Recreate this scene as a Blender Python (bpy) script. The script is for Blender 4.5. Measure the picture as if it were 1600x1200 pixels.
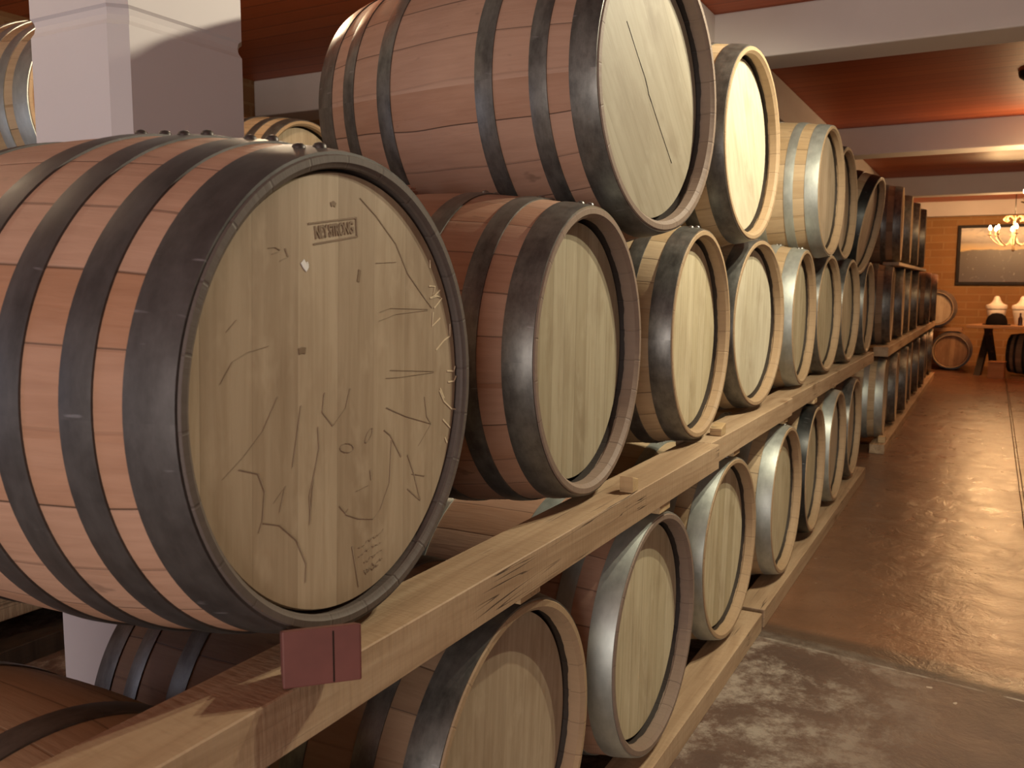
import bpy, bmesh, math, random
from mathutils import Vector, Matrix, Euler

for o in list(bpy.data.objects):
    bpy.data.objects.remove(o, do_unlink=True)
SC = bpy.context.scene
COL = SC.collection
PI = math.pi
R = math.radians

# ------------------------------------------------------------------ camera
cam_data = bpy.data.cameras.new('camera')
cam = bpy.data.objects.new('camera', cam_data)
COL.objects.link(cam)
cam_data.sensor_width = 36.0
cam_data.lens = 1379.53 / 1600.0 * 36.0
cam_data.clip_start = 0.02
cam_data.clip_end = 100
RT = Vector((0.87914671, 0.47654134, 0.0030673))
UP = Vector((-0.05554591, 0.09607698, 0.99382285))
FW = Vector((-0.47330298, 0.87388647, -0.11093569))
cam.matrix_world = Matrix((
    (RT.x, UP.x, -FW.x, 0), (RT.y, UP.y, -FW.y, 0), (RT.z, UP.z, -FW.z, 0), (0, 0, 0, 1)))
cam_data.dof.use_dof = True
cam_data.dof.focus_distance = 1.7
cam_data.dof.aperture_fstop = 10.0
SC.camera = cam

# ------------------------------------------------------------------ view, world, large lights
vs = SC.view_settings
vs.view_transform = 'Standard'
vs.look = 'None'
vs.gamma = 1.0
vs.use_curve_mapping = False
vs.exposure = 1.25

world = bpy.data.worlds.new('world')
SC.world = world
world.use_nodes = True
world.node_tree.nodes['Background'].inputs[0].default_value = (0.55, 0.5, 0.6, 1)
world.node_tree.nodes['Background'].inputs[1].default_value = 0.05

def area_light(name, loc, target, sx, sy, energy, color):
    d = bpy.data.lights.new(name, 'AREA')
    d.shape = 'RECTANGLE'; d.size = sx; d.size_y = sy
    d.energy = energy; d.color = color
    o = bpy.data.objects.new(name, d); COL.objects.link(o)
    o.location = loc
    o.rotation_euler = (Vector(target) - Vector(loc)).to_track_quat('-Z', 'Y').to_euler()
    return o
# fill light added behind the camera to lift the near barrels
area_light('front_fill', (0.25, -3.5, -0.2), (-0.9, 2.0, 0.0), 2.6, 1.3, 48.0, (1.0, 0.90, 0.84))
area_light('cool_side_fill', (-3.9, -1.4, -0.1), (-1.5, 1.0, -0.1), 1.2, 1.2, 5.5, (0.72, 0.78, 1.0))  # cool fill added for the bluish tint at left; no window stands there

# energies of the lamps: near ceiling lamp, lamp behind the column, middle and far chandelier bulbs
LAMP_NEAR, LAMP_LEFT, CH_MID, CH_FAR = 39.0, 2.4, 2.6, 6.5

# ------------------------------------------------------------------ helpers
def lin(r, g, b):
    f = lambda c: (c / 255 / 12.92) if c / 255 <= 0.04045 else ((c / 255 + 0.055) / 1.055) ** 2.4
    return (f(r), f(g), f(b), 1.0)

def tag(o, label=None, cat=None, group=None, kind=None):
    if label: o['label'] = label
    if cat: o['category'] = cat
    if group: o['group'] = group
    if kind: o['kind'] = kind
    return o

def obj(name, mesh, mat=None, parent=None, loc=(0, 0, 0), rot=(0, 0, 0)):
    o = bpy.data.objects.new(name, mesh)
    COL.objects.link(o)
    if mat is not None:
        if len(mesh.materials) == 0:
            mesh.materials.append(mat)
        if mesh.materials[0] != mat:
            o.material_slots[0].link = 'OBJECT'
            o.material_slots[0].material = mat
    o.location = loc; o.rotation_euler = rot
    if parent: o.parent = parent
    return o

def empty(name, loc=(0, 0, 0), rot=(0, 0, 0)):
    o = bpy.data.objects.new(name, None)
    COL.objects.link(o)
    o.empty_display_size = 0.1
    o.location = loc; o.rotation_euler = rot
    return o

def mesh_from(name, bm, smooth=False, angle=None):
    bmesh.ops.recalc_face_normals(bm, faces=bm.faces[:])
    me = bpy.data.meshes.new(name)
    bm.to_mesh(me); bm.free()
    if smooth:
        for p in me.polygons: p.use_smooth = True
        if angle is not None:
            try: me.set_sharp_from_angle(angle=angle)
            except Exception: pass
    return me

def add_box(bm, x0, x1, y0, y1, z0, z1, bevel=0.0, seg=2, M=None):
    vs_ = [bm.verts.new(Vector(p)) for p in
           [(x0, y0, z0), (x1, y0, z0), (x1, y1, z0), (x0, y1, z0),
            (x0, y0, z1), (x1, y0, z1), (x1, y1, z1), (x0, y1, z1)]]
    fs = [bm.faces.new([vs_[i] for i in q]) for q in
          [(0, 3, 2, 1), (4, 5, 6, 7), (0, 1, 5, 4), (1, 2, 6, 5), (2, 3, 7, 6), (3, 0, 4, 7)]]
    new = vs_
    if bevel > 0:
        es = list({e for f in fs for e in f.edges})
        r = bmesh.ops.bevel(bm, geom=es, offset=bevel, segments=seg, profile=0.5, affect='EDGES')
        new = list({v for f in r['faces'] for v in f.verts})
        # collect every vert connected
        seen = set(new); st = list(new)
        while st:
            v = st.pop()
            for e in v.link_edges:
                w = e.other_vert(v)
                if w not in seen: seen.add(w); st.append(w)
        new = list(seen)
    if M is not None:
        for v in new: v.co = M @ v.co
    return new

def add_lathe(bm, prof, seg=48, axis='Z', closed=False, M=None):
    """prof: list of (t, r) along the axis"""
    rings = []
    for (t, r) in prof:
        ring = []
        if r < 1e-6:
            p = Vector((t, 0, 0)) if axis == 'X' else Vector((0, 0, t))
            if M is not None: p = M @ p
            v = bm.verts.new(p); ring = [v] * seg
        else:
            for i in range(seg):
                a = 2 * PI * i / seg
                p = Vector((t, r * math.cos(a), r * math.sin(a))) if axis == 'X' else Vector((r * math.cos(a), r * math.sin(a), t))
                if M is not None: p = M @ p
                ring.append(bm.verts.new(p))
        rings.append(ring)
    n = len(rings)
    for k in range(n if closed else n - 1):
        A, B = rings[k], rings[(k + 1) % n]
        for i in range(seg):
            j = (i + 1) % seg
            q = []
            for v in (A[i], A[j], B[j], B[i]):
                if v not in q: q.append(v)
            if len(q) >= 3:
                try: bm.faces.new(q)
                except ValueError: pass

def add_tube(bm, pts, r, seg=8, caps=True):
    pts = [Vector(p) for p in pts]
    rings = []
    prev = None
    for i, p in enumerate(pts):
        d = (pts[min(i + 1, len(pts) - 1)] - pts[max(i - 1, 0)]).normalized()
        u = prev - d * prev.dot(d) if prev is not None else d.orthogonal()
        if u.length < 1e-5: u = d.orthogonal()
        u.normalize(); prev = u
        w = d.cross(u)
        rr = r[i] if isinstance(r, (list, tuple)) else r
        rings.append([bm.verts.new(p + (u * math.cos(2 * PI * k / seg) + w * math.sin(2 * PI * k / seg)) * rr) for k in range(seg)])
    for a, b in zip(rings[:-1], rings[1:]):
        for k in range(seg):
            bm.faces.new([a[k], a[(k + 1) % seg], b[(k + 1) % seg], b[k]])
    if caps:
        bm.faces.new(rings[0][::-1]); bm.faces.new(rings[-1])

# ------------------------------------------------------------------ node helpers
class NT:
    def __init__(self, name):
        self.m = bpy.data.materials.new(name); self.m.use_nodes = True
        self.t = self.m.node_tree; self.t.nodes.clear()
        self.out = self.n('ShaderNodeOutputMaterial')
        self.b = self.n('ShaderNodeBsdfPrincipled')
        self.l(self.b.outputs[0], self.out.inputs[0])
    def n(self, typ, **kw):
        x = self.t.nodes.new(typ)
        for k, v in kw.items(): setattr(x, k, v)
        return x
    def l(self, a, b): self.t.links.new(a, b)
    def set(self, node, key, v):
        if hasattr(v, 'links') or isinstance(v, bpy.types.NodeSocket): self.l(v, node.inputs[key])
        else: node.inputs[key].default_value = v
    def math(self, op, a, b=None, c=None, clamp=False):
        x = self.n('ShaderNodeMath', operation=op); x.use_clamp = clamp
        for i, v in enumerate((a, b, c)):
            if v is not None: self.set(x, i, v)
        return x.outputs[0]
    def mix(self, f, a, b, blend='MIX'):
        x = self.n('ShaderNodeMix', data_type='RGBA', blend_type=blend)
        self.set(x, 0, f); self.set(x, 6, a); self.set(x, 7, b)
        return x.outputs[2]
    def noise(self, vec, scale, detail=4, rough=0.55, dist=0.0):
        x = self.n('ShaderNodeTexNoise')
        self.l(vec, x.inputs['Vector']); x.inputs['Scale'].default_value = scale
        x.inputs['Detail'].default_value = detail; x.inputs['Roughness'].default_value = rough
        x.inputs['Distortion'].default_value = dist
        return x.outputs[0]
    def mapping(self, vec, scale=(1, 1, 1), loc=(0, 0, 0), rot=(0, 0, 0)):
        x = self.n('ShaderNodeMapping')
        self.l(vec, x.inputs[0]); x.inputs['Scale'].default_value = scale
        if isinstance(loc, bpy.types.NodeSocket): self.l(loc, x.inputs['Location'])
        else: x.inputs['Location'].default_value = loc
        x.inputs['Rotation'].default_value = rot
        return x.outputs[0]
    def ramp(self, f, stops, interp='LINEAR'):
        x = self.n('ShaderNodeValToRGB'); self.l(f, x.inputs[0])
        cr = x.color_ramp; cr.interpolation = interp
        while len(cr.elements) < len(stops): cr.elements.new(0.5)
        for e, (p, c) in zip(cr.elements, stops):
            e.position = p; e.color = c if len(c) == 4 else (*c, 1)
        return x.outputs[0]
    def ramp1(self, f, a, b):
        x = self.n('ShaderNodeMapRange'); x.clamp = True
        self.set(x, 0, f); x.inputs[1].default_value = a; x.inputs[2].default_value = b
        return x.outputs[0]
    def coords(self): return self.n('ShaderNodeTexCoord').outputs['Object']
    def sep(self, v):
        x = self.n('ShaderNodeSeparateXYZ'); self.l(v, x.inputs[0]); return x.outputs
    def comb(self, a, b, c):
        x = self.n('ShaderNodeCombineXYZ'); self.set(x, 0, a); self.set(x, 1, b); self.set(x, 2, c); return x.outputs[0]
    def rnd(self): return self.n('ShaderNodeObjectInfo').outputs['Random']
    def white(self, w):
        x = self.n('ShaderNodeTexWhiteNoise', noise_dimensions='1D'); self.set(x, 'W', w); return x.outputs['Value']
    def bump(self, h, strength=0.2, dist=0.01):
        x = self.n('ShaderNodeBump'); self.l(h, x.inputs['Height'])
        x.inputs['Strength'].default_value = strength; x.inputs['Distance'].default_value = dist
        self.l(x.outputs[0], self.b.inputs['Normal'])
    def fin(self, col=None, rough=0.5, metal=0.0, spec=None):
        if col is not None: self.set(self.b, 'Base Color', col)
        self.set(self.b, 'Roughness', rough); self.set(self.b, 'Metallic', metal)
        if spec is not None: self.b.inputs['Specular IOR Level'].default_value = spec
        return self.m

def plain(name, col, rough=0.6, metal=0.0, var=0.12, scale=12, spec=None):
    t = NT(name); c = t.coords()
    f = t.noise(c, scale, 3)
    dark = tuple(x * (1 - 2 * var) for x in col[:3]) + (1,)
    return t.fin(t.mix(f, dark, tuple(min(1, x * (1 + var)) for x in col[:3]) + (1,)), rough, metal, spec)

def stave_mat(name, base, dark, light, n=26, seam=0.035, rim=(0.42, 0.29, 0.17, 1)):
    t = NT(name); c = t.coords(); s = t.sep(c)
    a = t.math('ARCTAN2', s[2], s[1])
    u = t.math('MULTIPLY_ADD', a, n / (2 * PI), n / 2)
    wob = t.math('MULTIPLY', t.noise(t.mapping(c, (3, 3, 3)), 1.0, 1), 0.25)
    u = t.math('ADD', u, wob)
    idx = t.math('FLOOR', u); fr = t.math('FRACT', u)
    w = t.white(t.math('MULTIPLY_ADD', t.rnd(), 91.7, idx))
    col = t.ramp(w, [(0.0, dark), (0.45, base), (1.0, light)])
    gv = t.comb(t.math('MULTIPLY', s[0], 2.5), t.math('MULTIPLY_ADD', a, 9.0, t.math('MULTIPLY', idx, 3.1)), t.math('MULTIPLY', t.rnd(), 40))
    g = t.noise(gv, 3.0, 5, 0.6, 0.4)
    col = t.mix(t.math('MULTIPLY', t.ramp1(g, 0.35, 0.75), 0.45), col, t.mix(1.0, col, (0.62, 0.55, 0.5, 1), 'MULTIPLY'))
    st = t.noise(t.mapping(c, (1.2, 4, 4)), 3.0, 3, 0.6)
    col = t.mix(t.math('MULTIPLY', t.ramp1(st, 0.5, 0.8), 0.5), col, light)
    sp = t.noise(t.mapping(c, (18, 40, 40)), 1.0, 2, 0.5)
    col = t.mix(t.math('MULTIPLY', t.ramp1(sp, 0.7, 0.8), 0.4), col, (0.05, 0.03, 0.02, 1))
    d = t.math('MINIMUM', fr, t.math('SUBTRACT', 1.0, fr))
    sm = t.math('SUBTRACT', 1.0, t.ramp1(d, seam * 0.4, seam))
    pick = t.math('MULTIPLY_ADD', t.ramp1(t.white(t.math('ADD', idx, 7.3)), 0.35, 0.9), 0.75, 0.15)
    col = t.mix(t.math('MULTIPLY', sm, pick), col, (0.03, 0.018, 0.012, 1))
    # end grain of the chime and its inner wall
    rad = t.math('SQRT', t.math('ADD', t.math('MULTIPLY', s[1], s[1]), t.math('MULTIPLY', s[2], s[2])))
    endg = t.math('MAXIMUM', t.math('GREATER_THAN', t.math('ABSOLUTE', s[0]), 0.3815), t.math('LESS_THAN', rad, 0.277))
    rc = t.mix(t.math('MULTIPLY', t.math('MULTIPLY', sm, pick), 0.4), t.mix(t.math('MULTIPLY', g, 0.5), rim, tuple(x * 0.55 for x in rim[:3]) + (1,)), (0.04, 0.025, 0.02, 1))
    col = t.mix(endg, col, rc)
    # near-black jagged band on the inner wall beside the recessed head
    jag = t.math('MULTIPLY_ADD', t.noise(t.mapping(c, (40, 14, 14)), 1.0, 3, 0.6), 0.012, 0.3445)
    ring_ = t.math('MULTIPLY', t.math('LESS_THAN', rad, 0.2765), t.math('LESS_THAN', t.math('ABSOLUTE', s[0]), jag))
    col = t.mix(t.math('MULTIPLY', ring_, 0.93), col, (0.014, 0.010, 0.008, 1))
    t.bump(t.math('SUBTRACT', g, t.math('MULTIPLY', sm, 1.5)), 0.25, 0.004)
    return t.fin(col, 0.62, 0, 0.35)

def head_mat(name, base, dark, light, bw=0.075, seam=0.012, seamk=0.5):
    t = NT(name); c = t.coords(); s = t.sep(c)
    r = t.rnd()
    y = t.math('ADD', s[1], t.math('MULTIPLY', r, 3.7))
    y = t.math('ADD', y, t.math('MULTIPLY', s[2], t.math('MULTIPLY_ADD', r, 0.06, -0.09)))
    u = t.math('DIVIDE', y, bw)
    idx = t.math('FLOOR', u); fr = t.math('FRACT', u)
    w = t.white(t.math('MULTIPLY_ADD', r, 53.1, idx))
    col = t.ramp(w, [(0.0, dark), (0.5, base), (1.0, light)])
    gv = t.comb(t.math('MULTIPLY', y, 45), t.math('MULTIPLY_ADD', s[2], 3.0, t.math('MULTIPLY', idx, 5.7)), t.math('MULTIPLY', r, 30))
    g = t.noise(gv, 1.2, 6, 0.65, 0.6)
    col = t.mix(t.math('MULTIPLY', t.ramp1(g, 0.4, 0.72), 0.6), col, t.mix(1.0, col, (0.66, 0.6, 0.52, 1), 'MULTIPLY'))
    b = t.noise(t.mapping(c, (7, 7, 4)), 1.0, 4, 0.6)
    col = t.mix(t.math('MULTIPLY', t.ramp1(b, 0.48, 0.8), 0.6), col, t.mix(1.0, col, (0.6, 0.52, 0.46, 1), 'MULTIPLY'))
    b2 = t.noise(t.mapping(c, (16, 22, 12)), 1.0, 3, 0.6)
    col = t.mix(t.math('MULTIPLY', t.ramp1(b2, 0.55, 0.72), 0.45), col, light)
    d = t.math('MINIMUM', fr, t.math('SUBTRACT', 1.0, fr))
    sm = t.math('SUBTRACT', 1.0, t.ramp1(d, seam * 0.4, seam))
    col = t.mix(t.math('MULTIPLY', sm, seamk), col, (0.06, 0.035, 0.02, 1))
    t.bump(t.math('SUBTRACT', g, sm), 0.15, 0.003)
    return t.fin(col, 0.6, 0, 0.35)

def hoop_mat(name, a, b, rough, metal):
    t = NT(name); c = t.coords(); s = t.sep(c)
    ang = t.math('ARCTAN2', s[2], s[1])
    n1 = t.noise(t.comb(t.math('MULTIPLY', s[0], 30), t.math('MULTIPLY', ang, 3), t.math('MULTIPLY', t.rnd(), 50)), 1.3, 5, 0.65)
    n2 = t.noise(t.mapping(c, (25, 25, 25)), 1.0, 5, 0.7)
    f = t.math('ADD', t.math('MULTIPLY', n1, 0.6), t.math('MULTIPLY', n2, 0.4))
    col = t.mix(t.ramp1(f, 0.35, 0.65), a, b)
    sc = t.noise(t.comb(t.math('MULTIPLY', s[0], 22), t.math('MULTIPLY', ang, 34), t.math('MULTIPLY', t.rnd(), 70)), 1.0, 2, 0.4)
    col = t.mix(t.math('MULTIPLY', t.ramp1(sc, 0.72, 0.8), 0.5), col, (0.35, 0.34, 0.36, 1))
    rg = t.math('MULTIPLY_ADD', n2, 0.25, rough - 0.12)
    t.bump(n2, 0.06, 0.003)
    return t.fin(col, rg, metal)

def timber_mat(name, base, dark, light, along='Y'):
    t = NT(name); c = t.coords(); r = t.rnd()
    off = t.comb(t.math('MULTIPLY', r, 13), t.math('MULTIPLY', r, 29), t.math('MULTIPLY', r, 7))
    sc = {'Y': (22, 1.1, 22), 'X': (1.1, 22, 22), 'Z': (22, 22, 1.1)}[along]
    v = t.mapping(c, sc, off)
    g = t.noise(v, 1.0, 6, 0.6, 0.9)
    col = t.ramp(g, [(0.25, dark), (0.5, base), (0.8, light)])
    big = t.noise(t.mapping(c, (3, 1.5, 3), off), 1.0, 3)
    col = t.mix(t.math('MULTIPLY', t.ramp1(big, 0.45, 0.75), 0.55), col, dark)
    fine = t.noise(t.mapping(c, tuple(90 if k > 2 else 9 for k in sc), off), 1.0, 2, 0.5)
    col = t.mix(t.math('MULTIPLY', t.ramp1(fine, 0.55, 0.75), 0.3), col, dark)
    # knots
    vo = t.n('ShaderNodeTexVoronoi'); vo.inputs['Scale'].default_value = 1.0
    t.l(t.mapping(c, (7, 3.2, 9), off), vo.inputs['Vector'])
    kn = t.math('SUBTRACT', 1.0, t.ramp1(vo.outputs['Distance'], 0.05, 0.2))
    col = t.mix(t.math('MULTIPLY', kn, 0.65), col, (0.16, 0.075, 0.03, 1))
    # drying cracks
    cr = t.noise(t.mapping(c, tuple(30 if k > 2 else 0.9 for k in sc), off), 1.0, 3, 0.5, 0.6)
    ck = t.math('SUBTRACT', 1.0, t.ramp1(t.math('ABSOLUTE', t.math('SUBTRACT', cr, 0.5)), 0.003, 0.008))
    ck = t.math('MULTIPLY', ck, t.ramp1(t.noise(t.mapping(c, (2, 2.5, 2), off), 1.0, 2), 0.52, 0.6))
    col = t.mix(t.math('MULTIPLY', ck, 0.9), col, (0.05, 0.03, 0.02, 1))
    saw = t.noise(t.mapping(c, {'Y': (30, 130, 14), 'X': (130, 30, 14), 'Z': (30, 14, 130)}[along], off), 1.0, 3, 0.6)
    col = t.mix(t.math('MULTIPLY', t.ramp1(saw, 0.5, 0.75), 0.35), col, dark)
    t.bump(t.math('SUBTRACT', t.math('ADD', g, t.math('MULTIPLY', saw, 0.8)), ck), 0.3, 0.005)
    return t.fin(col, 0.65, 0, 0.3)

# ------------------------------------------------------------------ materials
M = {}
M['stave_red'] = stave_mat('red_cast_oak_staves', (0.42, 0.25, 0.17, 1), (0.36, 0.195, 0.12, 1), (0.46, 0.29, 0.205, 1), 24, 0.03, (0.25, 0.18, 0.135, 1))  # reddish light cast worked into the stave colour of the near barrels
M['stave_near'] = stave_mat('weathered_red_cast_staves', (0.43, 0.245, 0.155, 1), (0.37, 0.185, 0.10, 1), (0.47, 0.29, 0.20, 1), 24, 0.03, (0.125, 0.10, 0.085, 1))  # same reddish light cast in the staves, with a weathered grey rim
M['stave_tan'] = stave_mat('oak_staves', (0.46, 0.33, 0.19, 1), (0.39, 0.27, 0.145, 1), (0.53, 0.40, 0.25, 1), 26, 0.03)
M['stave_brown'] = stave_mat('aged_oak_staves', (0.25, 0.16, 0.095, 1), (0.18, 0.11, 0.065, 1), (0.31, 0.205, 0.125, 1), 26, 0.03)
M['head_oak'] = head_mat('oak_head', (0.46, 0.365, 0.25, 1), (0.395, 0.305, 0.205, 1), (0.52, 0.42, 0.295, 1), 0.075, 0.01, 0.2)
M['head_pale'] = head_mat('pale_oak_head', (0.54, 0.465, 0.305, 1), (0.47, 0.395, 0.25, 1), (0.60, 0.525, 0.36, 1), 0.06, 0.02, 0.45)
M['head_worn'] = head_mat('smooth_oak_head', (0.58, 0.53, 0.39, 1), (0.55, 0.495, 0.36, 1), (0.62, 0.57, 0.43, 1), 0.09, 0.01, 0.25)
M['head_aged'] = head_mat('aged_oak_head', (0.40, 0.345, 0.235, 1), (0.35, 0.295, 0.195, 1), (0.45, 0.395, 0.28, 1), 0.058, 0.02, 0.4)
M['head_dull'] = head_mat('dull_oak_head', (0.32, 0.28, 0.205, 1), (0.285, 0.245, 0.175, 1), (0.36, 0.32, 0.24, 1), 0.09, 0.01, 0.25)
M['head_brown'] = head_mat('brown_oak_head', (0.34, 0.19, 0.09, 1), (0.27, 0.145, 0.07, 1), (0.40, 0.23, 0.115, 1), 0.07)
M['hoop_dark'] = hoop_mat('dark_iron_hoop', (0.058, 0.053, 0.05, 1), (0.11, 0.102, 0.098, 1), 0.48, 0.5)
M['hoop_grey'] = hoop_mat('galvanised_hoop', (0.36, 0.385, 0.355, 1), (0.52, 0.55, 0.505, 1), 0.48, 0.7)
M['hoop_mid'] = hoop_mat('weathered_hoop', (0.085, 0.082, 0.075, 1), (0.22, 0.215, 0.195, 1), 0.40, 0.65)
M['hoop_black'] = hoop_mat('black_hoop', (0.012, 0.014, 0.013, 1), (0.035, 0.036, 0.034, 1), 0.4, 0.4)
M['rivet'] = plain('rivet_steel', (0.30, 0.29, 0.27, 1), 0.35, 0.9)
M['rivet_dark'] = plain('rivet_iron', (0.09, 0.08, 0.075, 1), 0.45, 0.7)
M['beam'] = timber_mat('sawn_timber', (0.43, 0.30, 0.185, 1), (0.27, 0.17, 0.095, 1), (0.54, 0.405, 0.265, 1), 'Y')
M['chock_red'] = plain('redwood_block', (0.165, 0.055, 0.042, 1), 0.6, 0, 0.15, 25)
M['chock_pale'] = timber_mat('pine_chock', (0.52, 0.37, 0.2, 1), (0.42, 0.27, 0.13, 1), (0.6, 0.46, 0.28, 1), 'X')
M['plaster'] = plain('white_plaster', (0.66, 0.60, 0.56, 1), 0.8, 0, 0.04, 4)
M['paint'] = plain('white_column_paint', (0.60, 0.555, 0.555, 1), 0.6, 0, 0.03, 3)
M['ink'] = plain('pencil_grey', (0.345, 0.265, 0.175, 1), 0.8, 0, 0.1)
M['brand'] = plain('burnt_wood', (0.27, 0.19, 0.12, 1), 0.8, 0, 0.2, 60)
M['fleck'] = plain('pale_wood_ray', (0.70, 0.57, 0.38, 1), 0.6, 0, 0.05)
M['white'] = plain('white_paint_fleck', (0.85, 0.85, 0.82, 1), 0.7, 0, 0.03)
M['stain'] = plain('dark_wood_stain', (0.22, 0.145, 0.08, 1), 0.7, 0, 0.1, 40)
M['jar'] = plain('white_ceramic', (0.78, 0.70, 0.60, 1), 0.35, 0, 0.04)
M['black'] = plain('black_cloth', (0.008, 0.006, 0.006, 1), 0.9, 0, 0.2, 12, 0.1)
M['bottle'] = plain('dark_bottle_glass', (0.03, 0.012, 0.01, 1), 0.12, 0, 0.1)
M['paper'] = plain('white_paper', (0.75, 0.72, 0.68, 1), 0.7, 0, 0.03)
M['iron'] = plain('black_wrought_iron', (0.02, 0.018, 0.016, 1), 0.5, 0.6)
M['antique'] = plain('cream_metal', (0.40, 0.27, 0.15, 1), 0.5, 0.2)
M['frame'] = plain('dark_picture_frame', (0.02, 0.012, 0.007, 1), 0.5, 0, 0.2, 12, 0.2)
M['dark_wood'] = timber_mat('dark_and_shaded_wood', (0.035, 0.022, 0.014, 1), (0.02, 0.012, 0.008, 1), (0.05, 0.032, 0.02, 1), 'Z')
M['table_wood'] = timber_mat('table_plank', (0.36, 0.20, 0.10, 1), (0.28, 0.14, 0.065, 1), (0.42, 0.25, 0.13, 1), 'X')
M['crate'] = timber_mat('small_crate_wood', (0.36, 0.17, 0.07, 1), (0.28, 0.125, 0.05, 1), (0.42, 0.21, 0.09, 1), 'X')

def bulb_mat():
    t = NT('lit_bulb')
    t.b.inputs['Emission Color'].default_value = (1.0, 0.72, 0.38, 1)
    t.b.inputs['Emission Strength'].default_value = 30.0
    return t.fin((0.9, 0.8, 0.6, 1), 0.3)
M['bulb'] = bulb_mat()

def floor_mat():
    t = NT('stained_concrete'); c = t.coords(); s = t.sep(c)
    n1 = t.noise(c, 1.6, 6, 0.62); n2 = t.noise(c, 7.0, 6, 0.68, 0.6); n3 = t.noise(c, 30, 4, 0.7)
    brown = t.ramp(n1, [(0.3, (0.115, 0.055, 0.029, 1)), (0.5, (0.16, 0.078, 0.042, 1)), (0.72, (0.21, 0.107, 0.06, 1))])
    brown = t.mix(t.math('MULTIPLY', t.ramp1(n2, 0.5, 0.75), 0.4), brown, (0.07, 0.035, 0.023, 1))
    # pale scuffs running across the aisle
    sc = t.noise(t.mapping(c, (1.2, 7, 1)), 1.0, 5, 0.7, 0.5)
    brown = t.mix(t.math('MULTIPLY', t.ramp1(sc, 0.6, 0.74), 0.5), brown, (0.25, 0.17, 0.12, 1))
    # the near slab: greyer and darker with lime bloom beside the rack
    near = t.math('SUBTRACT', 1.0, t.ramp1(t.math('ADD', s[1], t.math('MULTIPLY_ADD', s[0], 0.16, 0.08)), 3.06, 3.09))
    slab = t.mix(t.ramp1(n1, 0.35, 0.65), (0.075, 0.045, 0.034, 1), (0.125, 0.074, 0.053, 1))
    bl = t.math('MULTIPLY', t.ramp1(t.noise(c, 3.2, 9, 0.78, 0.2), 0.47, 0.56), t.math('SUBTRACT', 1.0, t.ramp1(s[0], -0.5, -0.05)))
    bl = t.math('MULTIPLY', bl, t.ramp1(t.noise(c, 17, 6, 0.75), 0.36, 0.55))
    slab = t.mix(t.math('MULTIPLY', bl, 0.75), slab, (0.38, 0.33, 0.27, 1))
    col = t.mix(near, brown, slab)
    band = t.math('ABSOLUTE', t.math('SUBTRACT', t.math('ADD', s[1], t.math('MULTIPLY', s[0], 0.12)), 3.02))
    bm_ = t.math('SUBTRACT', 1.0, t.ramp1(band, 0.05, 0.10))
    col = t.mix(t.math('MULTIPLY', bm_, 0.7), col, (0.055, 0.04, 0.03, 1))
    j = t.math('ABSOLUTE', t.math('SUBTRACT', t.math('ADD', s[1], t.math('MULTIPLY', s[0], 0.14)), 2.94))
    jl = t.math('SUBTRACT', 1.0, t.ramp1(j, 0.003, 0.008))
    col = t.mix(t.math('MULTIPLY', t.math('MULTIPLY', jl, t.ramp1(n2, 0.42, 0.6)), 0.6), col, (0.45, 0.40, 0.33, 1))
    k = t.math('ABSOLUTE', t.math('SUBTRACT', s[0], 0.215))
    kl = t.math('MULTIPLY', t.math('SUBTRACT', 1.0, t.ramp1(k, 0.006, 0.012)), t.math('SUBTRACT', 1.0, near))
    col = t.mix(t.math('MULTIPLY', kl, 0.85), col, (0.03, 0.018, 0.012, 1))
    sp = t.math('GREATER_THAN', t.noise(c, 23, 2, 0.4), 0.77)
    col = t.mix(t.math('MULTIPLY', sp, 0.6), col, (0.5, 0.42, 0.34, 1))
    rg = t.math('ADD', t.math('MULTIPLY_ADD', n2, 0.30, 0.16), t.math('MULTIPLY', near, 0.2))
    h = t.math('ADD', t.math('MULTIPLY', n2, 1.0), t.math('ADD', t.math('MULTIPLY', n3, 0.25), t.math('MULTIPLY', kl, -2.0)))
    t.bump(h, 0.4, 0.014)
    return t.fin(col, rg, 0, 0.5)

def ceiling_mat():
    t = NT('red_plank_ceiling'); c = t.coords(); s = t.sep(c)
    u = t.math('DIVIDE', s[1], 0.14); idx = t.math('FLOOR', u); fr = t.math('FRACT', u)
    w = t.white(idx)
    col = t.ramp(w, [(0, (0.46, 0.10, 0.028, 1)), (0.5, (0.52, 0.12, 0.034, 1)), (1, (0.58, 0.145, 0.042, 1))])
    g = t.noise(t.comb(t.math('MULTIPLY', s[0], 1.2), t.math('MULTIPLY', s[1], 40), idx), 1.0, 4)
    col = t.mix(t.math('MULTIPLY', g, 0.4), col, (0.13, 0.022, 0.008, 1))
    d = t.math('MINIMUM', fr, t.math('SUBTRACT', 1.0, fr))
    sm = t.math('SUBTRACT', 1.0, t.ramp1(d, 0.015, 0.04))
    col = t.mix(t.math('MULTIPLY', sm, 0.5), col, (0.05, 0.01, 0.005, 1))
    t.bump(t.math('SUBTRACT', g, t.math('MULTIPLY', sm, 2)), 0.2, 0.006)
    return t.fin(col, 0.5, 0, 0.4)

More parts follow.
